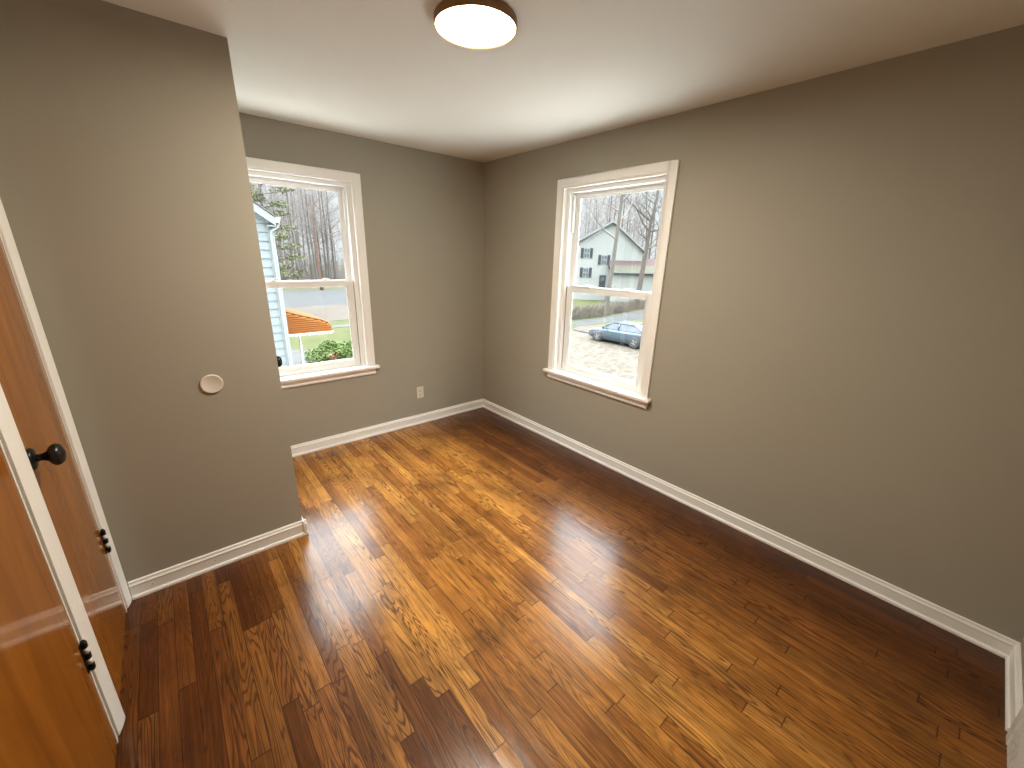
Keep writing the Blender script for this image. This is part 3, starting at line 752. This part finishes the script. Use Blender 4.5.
# ---- bare trees
def tree_meshes(seed, h, r0, first=0.35, lean=(0, 0), nb=14, spread=0.9, twigs=5, curve=0.02, forks=None):
    rnd = random.Random(seed)
    trunk, br = MB(), MB()
    pts, rad = [], []
    p = Vector((0, 0, -0.1)); d = Vector((lean[0], lean[1], 1)).normalized()
    n = 14
    for k in range(n + 1):
        pts.append(p.copy()); rad.append(r0 * (1 - k / n) ** 0.8 + 0.012)
        d = (d + Vector((rnd.gauss(0, curve), rnd.gauss(0, curve), 0.02))).normalized()
        p = p + d * (h / n)
    rad[0] *= 1.35
    trunk.tube(pts, rad, 8)
    def at(t):
        k = min(n - 1, int(t * n)); f = t * n - k
        return pts[k].lerp(pts[k + 1], f), rad[k] + (rad[k + 1] - rad[k]) * f
    def grow(p, d, length, r, level):
        m = 4
        q = [p.copy()]; rr = [r]
        dd = d.copy(); c = p.copy()
        for k in range(m):
            dd = (dd + Vector((rnd.gauss(0, 0.16), rnd.gauss(0, 0.16), rnd.gauss(0.06, 0.10)))).normalized()
            c = c + dd * (length / m)
            q.append(c.copy()); rr.append(r * (1 - (k + 1) / m) + 0.004)
        br.tube(q, rr, 5 if level == 1 else 3, cap=False)
        if level >= 3: return
        cnt = twigs + 1 if level == 1 else twigs
        for k in range(cnt):
            t = 0.25 + 0.75 * (k + rnd.random()) / cnt
            j = min(m - 1, int(t * m)); b = q[j].lerp(q[j + 1], t * m - j)
            ax = Vector((rnd.gauss(0, 1), rnd.gauss(0, 1), rnd.gauss(0.3, 0.6))).normalized()
            nd = (dd * 0.75 + ax * 0.75).normalized()
            grow(b, nd, length * rnd.uniform(0.35, 0.6), max(0.007, rr[j] * 0.5), level + 1)
    for k in range(nb):
        t = first + (0.98 - first) * (k + rnd.random() * 0.8) / nb
        b, r = at(min(t, 0.985))
        az = k * 2.4 + rnd.uniform(-0.5, 0.5)
        up = rnd.uniform(0.35, 0.9) / spread
        dirv = Vector((math.cos(az), math.sin(az), up)).normalized()
        grow(b, dirv, h * rnd.uniform(0.16, 0.30) * (1.15 - 0.6 * t), r * 0.5, 1)
    if forks:
        for (t, dx, dy, dz, L) in forks:
            b, r = at(t)
            grow(b, Vector((dx, dy, dz)).normalized(), L, r * 0.62, 1)
    return trunk, br

def make_tree(label, loc, bark='bark', twig='twig', group=None, rot=0.0, **kw):
    t = thing('bare_tree', label, 'tree', loc, rot, group)
    a, b = tree_meshes(**kw)
    a.build('trunk', M[bark], t); b.build('branches', M[twig], t)
    return t

WOODS = 'bare trees of the woods beyond the road'
WL = 'bare grey tree in the woods seen through the left window'
protos = []
for k, kw in enumerate((dict(seed=1, h=19, r0=0.17, first=0.30, nb=16, twigs=6), dict(seed=2, h=17, r0=0.13, first=0.22, nb=17, spread=0.7, twigs=6),
                        dict(seed=3, h=21, r0=0.20, first=0.34, nb=16, twigs=6), dict(seed=4, h=13, r0=0.09, first=0.10, nb=18, spread=1.1, twigs=6),
                        dict(seed=6, h=15, r0=0.11, first=0.15, nb=18, spread=0.8, twigs=6))):
    protos.append(make_tree(WL, (0, 0, 0), group=WOODS, **kw))
rnd = random.Random(11)
spots = []
# fan of woods beyond the road, seen through the left window
for k in range(46):
    px = 246 + (345 - 246) * ((k * 0.618034) % 1.0)
    Y = rnd.uniform(66, 100)
    tx = 0.135 + (px - 246) * 0.00188
    spots.append((-2.5 + (Y + 3.4) * tx + rnd.uniform(-0.6, 0.6), Y))
for k in range(14):
    Y = rnd.uniform(70, 98); spots.append((-2.5 + (Y + 3.4) * rnd.choice((rnd.uniform(-0.10, 0.12), rnd.uniform(0.34, 0.50))), Y))
for (x, y) in spots:
    k = rnd.randrange(5)
    if protos[k].location.length == 0:
        t = protos[k]
    else:
        t = copy_tree(protos[k])
    t.location = (x, y, G); t.rotation_euler = (0, 0, rnd.uniform(0, 6.28))
    s = rnd.uniform(0.85, 1.15); t.scale = (s, s, s)
for p_ in protos:
    if p_.location.length == 0: p_.location = (rnd.uniform(14, 26), rnd.uniform(70, 90), G)

rnd = random.Random(77)
ug = MB()
for k in range(1500):
    Y = rnd.uniform(70, 104); x = -2.5 + (Y + 3.4) * rnd.uniform(0.12, 0.36); hh = rnd.uniform(1.2, 5.5)
    q = [(x, Y, G)]
    for j in range(3): q.append((q[-1][0] + rnd.gauss(0, 0.28), q[-1][1] + rnd.gauss(0, 0.28), q[-1][2] + hh / 3))
    ug.tube(q, [0.035, 0.028, 0.02, 0.008], 3, cap=False)
tag(ug.build('undergrowth', M['twig']), 'tangled grey undergrowth at the foot of the woods beyond the road', 'undergrowth', kind='stuff')

WR = 'bare tree rising behind the white house through the right window'
GR = 'bare trees behind the white house'
rnd = random.Random(23)
for k in range(30):
    f = (k * 0.618034 + 0.13) % 1.0 if k < 20 else (-0.75 + 0.07 * (k - 20) if k % 2 else 1.1 + 0.08 * (k - 20))
    px = 572 + f * 90
    dist = rnd.uniform(64, 85)
    ang = math.atan2(0.6509, 0.7589) + (math.atan2(0.5072, 0.8615) - math.atan2(0.6509, 0.7589)) * (px - 580) / 80.0
    t = copy_tree(protos[rnd.randrange(5)])
    t['label'] = WR; t['group'] = GR
    t.location = (-2.5 + math.cos(ang) * dist, -3.4 + math.sin(ang) * dist, G); t.rotation_euler = (0, 0, rnd.uniform(0, 6.28))
    s = rnd.uniform(0.8, 1.1); t.scale = (s, s, s)

make_tree('tall straight pale bare tree in front of the white house', (32.9, 22.9, G), 'bark_pale', 'twig', seed=31, h=21.5, r0=0.24, first=0.40, nb=12,
          lean=(0.10, -0.02), spread=0.8, twigs=5, curve=0.008, forks=[(0.34, -0.5, 0.62, 0.5, 5.8), (0.50, 0.5, -0.62, 0.9, 5.2)])
make_tree('knotty tan bare tree at the right edge of the right window', (39.2, 23.2, G), 'bark_pale', 'bark_pale', seed=37, h=15.0, r0=0.33, first=0.42, nb=11,
          lean=(0.05, 0.0), spread=1.2, twigs=6, curve=0.018, forks=[(0.62, -0.62, 0.75, 0.35, 5.8), (0.55, -0.5, 0.65, 0.7, 4.8)])
make_tree('slim reddish bare trunk among the grey woods', (14.9, 58.9, G), 'bark_red', 'bark_red', seed=41, h=11.5, r0=0.20, first=0.86, nb=5, twigs=3, curve=0.01)

# ---- evergreen behind the neighbour's corner
pn = thing('pine_tree', 'loose yellow green evergreen rising behind the pale house corner', 'tree', (4.95, 36.5, G))
rnd = random.Random(8)
MB().tube([(0, 0, -0.1), (0.1, 0, 4), (-0.1, 0.1, 8), (0, 0, 12.5)], [0.15, 0.11, 0.07, 0.02], 8).build('trunk', M['bark'], pn)
nd, bw = MB(), MB()
for k in range(30):
    z = 2.8 + 9.5 * k / 30; L = (3.2 - 1.9 * k / 30) * rnd.uniform(0.6, 1.1); az = k * 2.4
    e = Vector((math.cos(az) * L, math.sin(az) * L, z + rnd.uniform(-0.1, 0.5)))
    bw.tube([(0, 0, z), tuple(e)], [0.04, 0.012], 4)
    blobs = [(e.x * t, e.y * t, z + (e.z - z) * t + 0.1, 0.55, 0.55, 0.26) for t in (0.55, 0.8, 1.0)]
    leaf_cloud(nd, rnd, blobs, 120, 0.13)
nd.build('needles', M['needle'], pn); bw.build('branches', M['bark'], pn)

# ---- low brush in front of the white house (uncountable)
rnd = random.Random(19)
hb = MB()
line = [(24.5, 20.0), (28.9, 20.0), (35.2, 21.2), (46.0, 22.4)]
for k in range(1500):
    t = rnd.random() * 3; i = min(2, int(t)); f = t - i
    x = line[i][0] + (line[i + 1][0] - line[i][0]) * f + rnd.gauss(0, 0.35); y = line[i][1] + (line[i + 1][1] - line[i][1]) * f + abs(rnd.gauss(0, 0.9))
    hh = rnd.uniform(0.5, 1.25)
    hb.tube([(x, y, G), (x + rnd.gauss(0, 0.15), y + rnd.gauss(0, 0.15), G + hh * 0.6), (x + rnd.gauss(0, 0.35), y + rnd.gauss(0, 0.35), G + hh)], [0.022, 0.016, 0.008], 3, cap=False)
for k in range(5):
    blobs = [(line[0][0] + 3.5 * q + k * 0.7, 21.3 + 0.65 * q, G + 0.35, 1.1, 0.7, 0.45) for q in range(6)]
    leaf_cloud(hb, rnd, blobs, 260, 0.09)
tag(hb.build('brush', M['brush']), 'grey brown brush growing in front of the white house', 'brush', kind='stuff')

# ---- white two-storey house beyond the brush (right window)
fh = thing('white_house', 'white gabled house with dark shutters seen through the right window', 'house', (40.38, 31.03, G), math.atan2(-0.70, 0.714))
def zz(z): return z - G
U0, U1, UA = -2.0, 6.1, 2.05
fr_ = [(U0, 0), (U1, 0), (U1, zz(2.74)), (UA, zz(6.0)), (U0, zz(3.75))]
MB().prism(fr_, lambda u, v, d: (u, d, v), 0.0, 9.0).build('wall', M['far_siding'], fh)
r_ = MB()
r_.prism([(U0 - 0.35, zz(3.56)), (UA, zz(6.02)), (UA, zz(6.22)), (U0 - 0.35, zz(3.76))], lambda u, v, d: (u, d, v), -0.35, 9.3)
r_.prism([(U1 + 0.35, zz(2.46)), (UA, zz(6.02)), (UA, zz(6.22)), (U1 + 0.35, zz(2.66))], lambda u, v, d: (u, d, v), -0.35, 9.3)
r_.build('roof', M['far_roof'], fh)
ra = MB()
ra.prism([(U1 + 0.40, zz(2.42)), (UA, zz(6.02)), (UA, zz(6.24)), (U1 + 0.40, zz(2.70))], lambda u, v, d: (u, d, v), -0.42, -0.35)
ra.prism([(U0 - 0.40, zz(3.50)), (UA, zz(6.02)), (UA, zz(6.24)), (U0 - 0.40, zz(3.78))], lambda u, v, d: (u, d, v), -0.42, -0.35)
ra.build('rake_board', M['ext_white'], fh)
def far_window(u, z, w=0.75, h=1.15, shutters=True):
    f = MB().box(u - w / 2, u + w / 2, -0.06, 0.02, zz(z) - h / 2, zz(z) + h / 2).build('window', M['ext_white'], fh)
    g = MB()
    for s in (-1, 1):
        for q in (-1, 1):
            g.box(u + s * w * 0.23 - w * 0.18, u + s * w * 0.23 + w * 0.18, -0.075, -0.05, zz(z) + q * h * 0.24 - h * 0.19, zz(z) + q * h * 0.24 + h * 0.19)
    g.build('pane', M['far_glass'], f)
    if shutters:
        for s in (-1, 1):
            sh = MB(); uc = u + s * (w / 2 + 0.20)
            sh.box(uc - 0.17, uc + 0.17, -0.06, 0.0, zz(z) - h / 2 - 0.03, zz(z) + h / 2 + 0.03)
            for k in range(6): sh.box(uc - 0.13, uc + 0.13, -0.075, -0.05, zz(z) - h / 2 + 0.05 + k * 0.18, zz(z) - h / 2 + 0.15 + k * 0.18)
            sh.build('shutter', M['shutter'], fh)
far_window(-0.90, 2.33); far_window(-0.85, -0.06); far_window(1.35, 1.55)
dr = MB().box(0.95, 1.75, -0.07, 0.0, zz(-2.3), zz(-0.35)).build('door', M['shutter'], fh)
MB().box(1.1, 1.6, -0.09, -0.06, zz(-1.1), zz(-0.6)).build('pane', M['far_glass'], dr)
MB().box(2.15, 9.5, -2.2, 3.0, 0, zz(0.10)).build('side_wing', M['far_siding'], fh)
MB().prism([(-1.0, zz(0.95)), (0.6, zz(1.85)), (3.4, zz(0.30)), (3.4, zz(0.18)), (-1.0, zz(0.75))], lambda u, v, d: (d, u, v), 1.95, 9.7).build('wing_roof', M['red_roof'], fh)
MB().prism([(-2.6, zz(0.22)), (-1.0, zz(0.95)), (-1.0, zz(0.80)), (-2.6, zz(0.07))], lambda u, v, d: (d, u, v), 1.95, 9.7).build('wing_eave', M['moss'], fh)
MB().box(1.95, 9.7, -2.70, -2.58, zz(0.06), zz(0.20)).build('wing_gutter', M['ext_white'], fh)

# ---- parked car (faces +y)
car = thing('parked_car', 'silver blue sedan parked on the gravel outside the right window', 'car', (19.62, 11.42, G))
# stations along the length: y, bottom z, shoulder z, half width
ST = [(-2.32, 0.42, 0.80, 0.70), (-2.26, 0.26, 0.98, 0.80), (-1.95, 0.20, 1.03, 0.87), (-1.40, 0.18, 1.00, 0.90), (-0.6, 0.18, 0.97, 0.91), (0.3, 0.18, 0.95, 0.91),
      (0.95, 0.18, 0.95, 0.90), (1.40, 0.18, 0.90, 0.89), (1.85, 0.20, 0.80, 0.85), (2.20, 0.24, 0.70, 0.76), (2.33, 0.36, 0.58, 0.62)]
body = MB(); ring = []
for (y, zb, zt, w) in ST:
    hgt = zt - zb
    half = [(w * 0.86, zb), (w * 0.97, zb + 0.10 * hgt), (w * 1.0, zb + 0.45 * hgt), (w * 0.985, zb + 0.78 * hgt), (w * 0.93, zb + 0.94 * hgt), (w * 0.80, zt), (w * 0.35, zt + 0.03)]
    ring.append([(x, y, z) for x, z in half] + [(-x, y, z) for x, z in reversed(half)])
n = len(ring[0])
body.add([p for r in ring for p in r], [(i * n + k, i * n + (k + 1) % n, (i + 1) * n + (k + 1) % n, (i + 1) * n + k) for i in range(len(ST) - 1) for k in range(n)]
         + [tuple(range(n)), tuple(range((len(ST) - 1) * n, len(ST) * n))], True)
body.build('body', M['car_paint'], car)
CB = [(-1.90, 1.00, 1.03, 0.76), (-1.15, 0.98, 1.36, 0.60), (-0.55, 0.96, 1.44, 0.58), (0.05, 0.95, 1.43, 0.58), (0.45, 0.94, 1.35, 0.60), (1.12, 0.92, 0.95, 0.74)]
gh = MB(); ring = []
for (y, zb, zt, w) in CB:
    ring.append([(0.83, y, zb), (w + 0.06, y, zb + (zt - zb) * 0.85), (w, y, zt), (-w, y, zt), (-w - 0.06, y, zb + (zt - zb) * 0.85), (-0.83, y, zb)])
n = 6
gh.add([p for r in ring for p in r], [(i * n + k, i * n + (k + 1) % n, (i + 1) * n + (k + 1) % n, (i + 1) * n + k) for i in range(len(CB) - 1) for k in range(n)])
gh.build('windows', M['car_glass'], car)
rp = MB()
for (a, b) in zip(CB[1:4], CB[2:5]):
    rp.add([(a[3] + 0.03, a[0], a[2] - 0.01), (b[3] + 0.03, b[0], b[2] - 0.01), (b[3] * 0.5, b[0], b[2] + 0.03), (a[3] * 0.5, a[0], a[2] + 0.03),
            (-b[3] * 0.5, b[0], b[2] + 0.03), (-a[3] * 0.5, a[0], a[2] + 0.03), (-b[3] - 0.03, b[0], b[2] - 0.01), (-a[3] - 0.03, a[0], a[2] - 0.01)],
           [(0, 1, 2, 3), (3, 2, 4, 5), (5, 4, 6, 7)], True)
rp.build('roof', M['car_paint'], car)
pl = MB()
for s in (-1, 1):
    pl = MB()
    for (pa, pb) in (((0.86, 1.12, 0.93), (0.63, 0.42, 1.37)), ((0.865, -0.12, 0.95), (0.64, -0.12, 1.42)), ((0.86, -1.92, 1.0), (0.63, -1.12, 1.37)), ((0.65, 0.42, 1.36), (0.65, -1.12, 1.37))):
        pl.tube([(s * pa[0], pa[1], pa[2]), (s * pb[0], pb[1], pb[2])], 0.035, 6)
    pl.build('pillars', M['car_paint'], car)

def wheel(x, y, s):
    tw = MB().lathe([(0.20, -0.10), (0.30, -0.11), (0.33, -0.08), (0.335, 0.0), (0.33, 0.08), (0.30, 0.11), (0.20, 0.10)], (x, y, 0.33), (s, 0, 0), 28).build('wheel', M['tyre'], car)
    rm = MB().lathe([(0.225, 0.09), (0.215, 0.115), (0.20, 0.10), (0.19, 0.07), (0.0, 0.07)], (x, y, 0.33), (s, 0, 0), 28)
    for k in range(5):
        t = k * 2 * PI / 5
        rm.tube([(x + s * 0.10, y, 0.33), (x + s * 0.105, y + 0.20 * math.cos(t), 0.33 + 0.20 * math.sin(t))], [0.035, 0.028], 6)
    rm.build('rim', M['rim'], tw)
for y in (-1.38, 1.40):
    for s in (-1, 1): wheel(s * 0.82, y, s)
for y in (-1.38, 1.40):
    for s in (-1, 1): MB().lathe([(0.0, -0.01), (0.385, -0.01), (0.385, 0.012), (0.0, 0.012)], (s * 0.895, y, 0.36), (s, 0, 0), 28).build('wheel_arch', M['tyre'], car)
for s in (-1, 1):
    MB().box(s * 0.52, s * 0.80, -2.33, -2.18, 0.80, 0.94).build('tail_light', M['tail_light'], car, 0.02)
    MB().box(s * 0.48, s * 0.76, 2.06, 2.25, 0.58, 0.70).build('head_light', M['head_light'], car, 0.02)
    MB().lathe([(0.0, -0.09), (0.06, -0.08), (0.075, 0.0), (0.06, 0.07), (0.0, 0.08)], (s * 0.98, 0.78, 1.0), (s, 0.2, 0), 12).build('side_mirror', M['car_paint'], car)
hd_ = MB()
for y in (-0.75, 0.25):
    for s in (-1, 1): hd_.box(s * 0.90, s * 0.93, y, y + 0.16, 0.80, 0.83)
hd_.build('door_handle', M['rim'], car, 0.005)
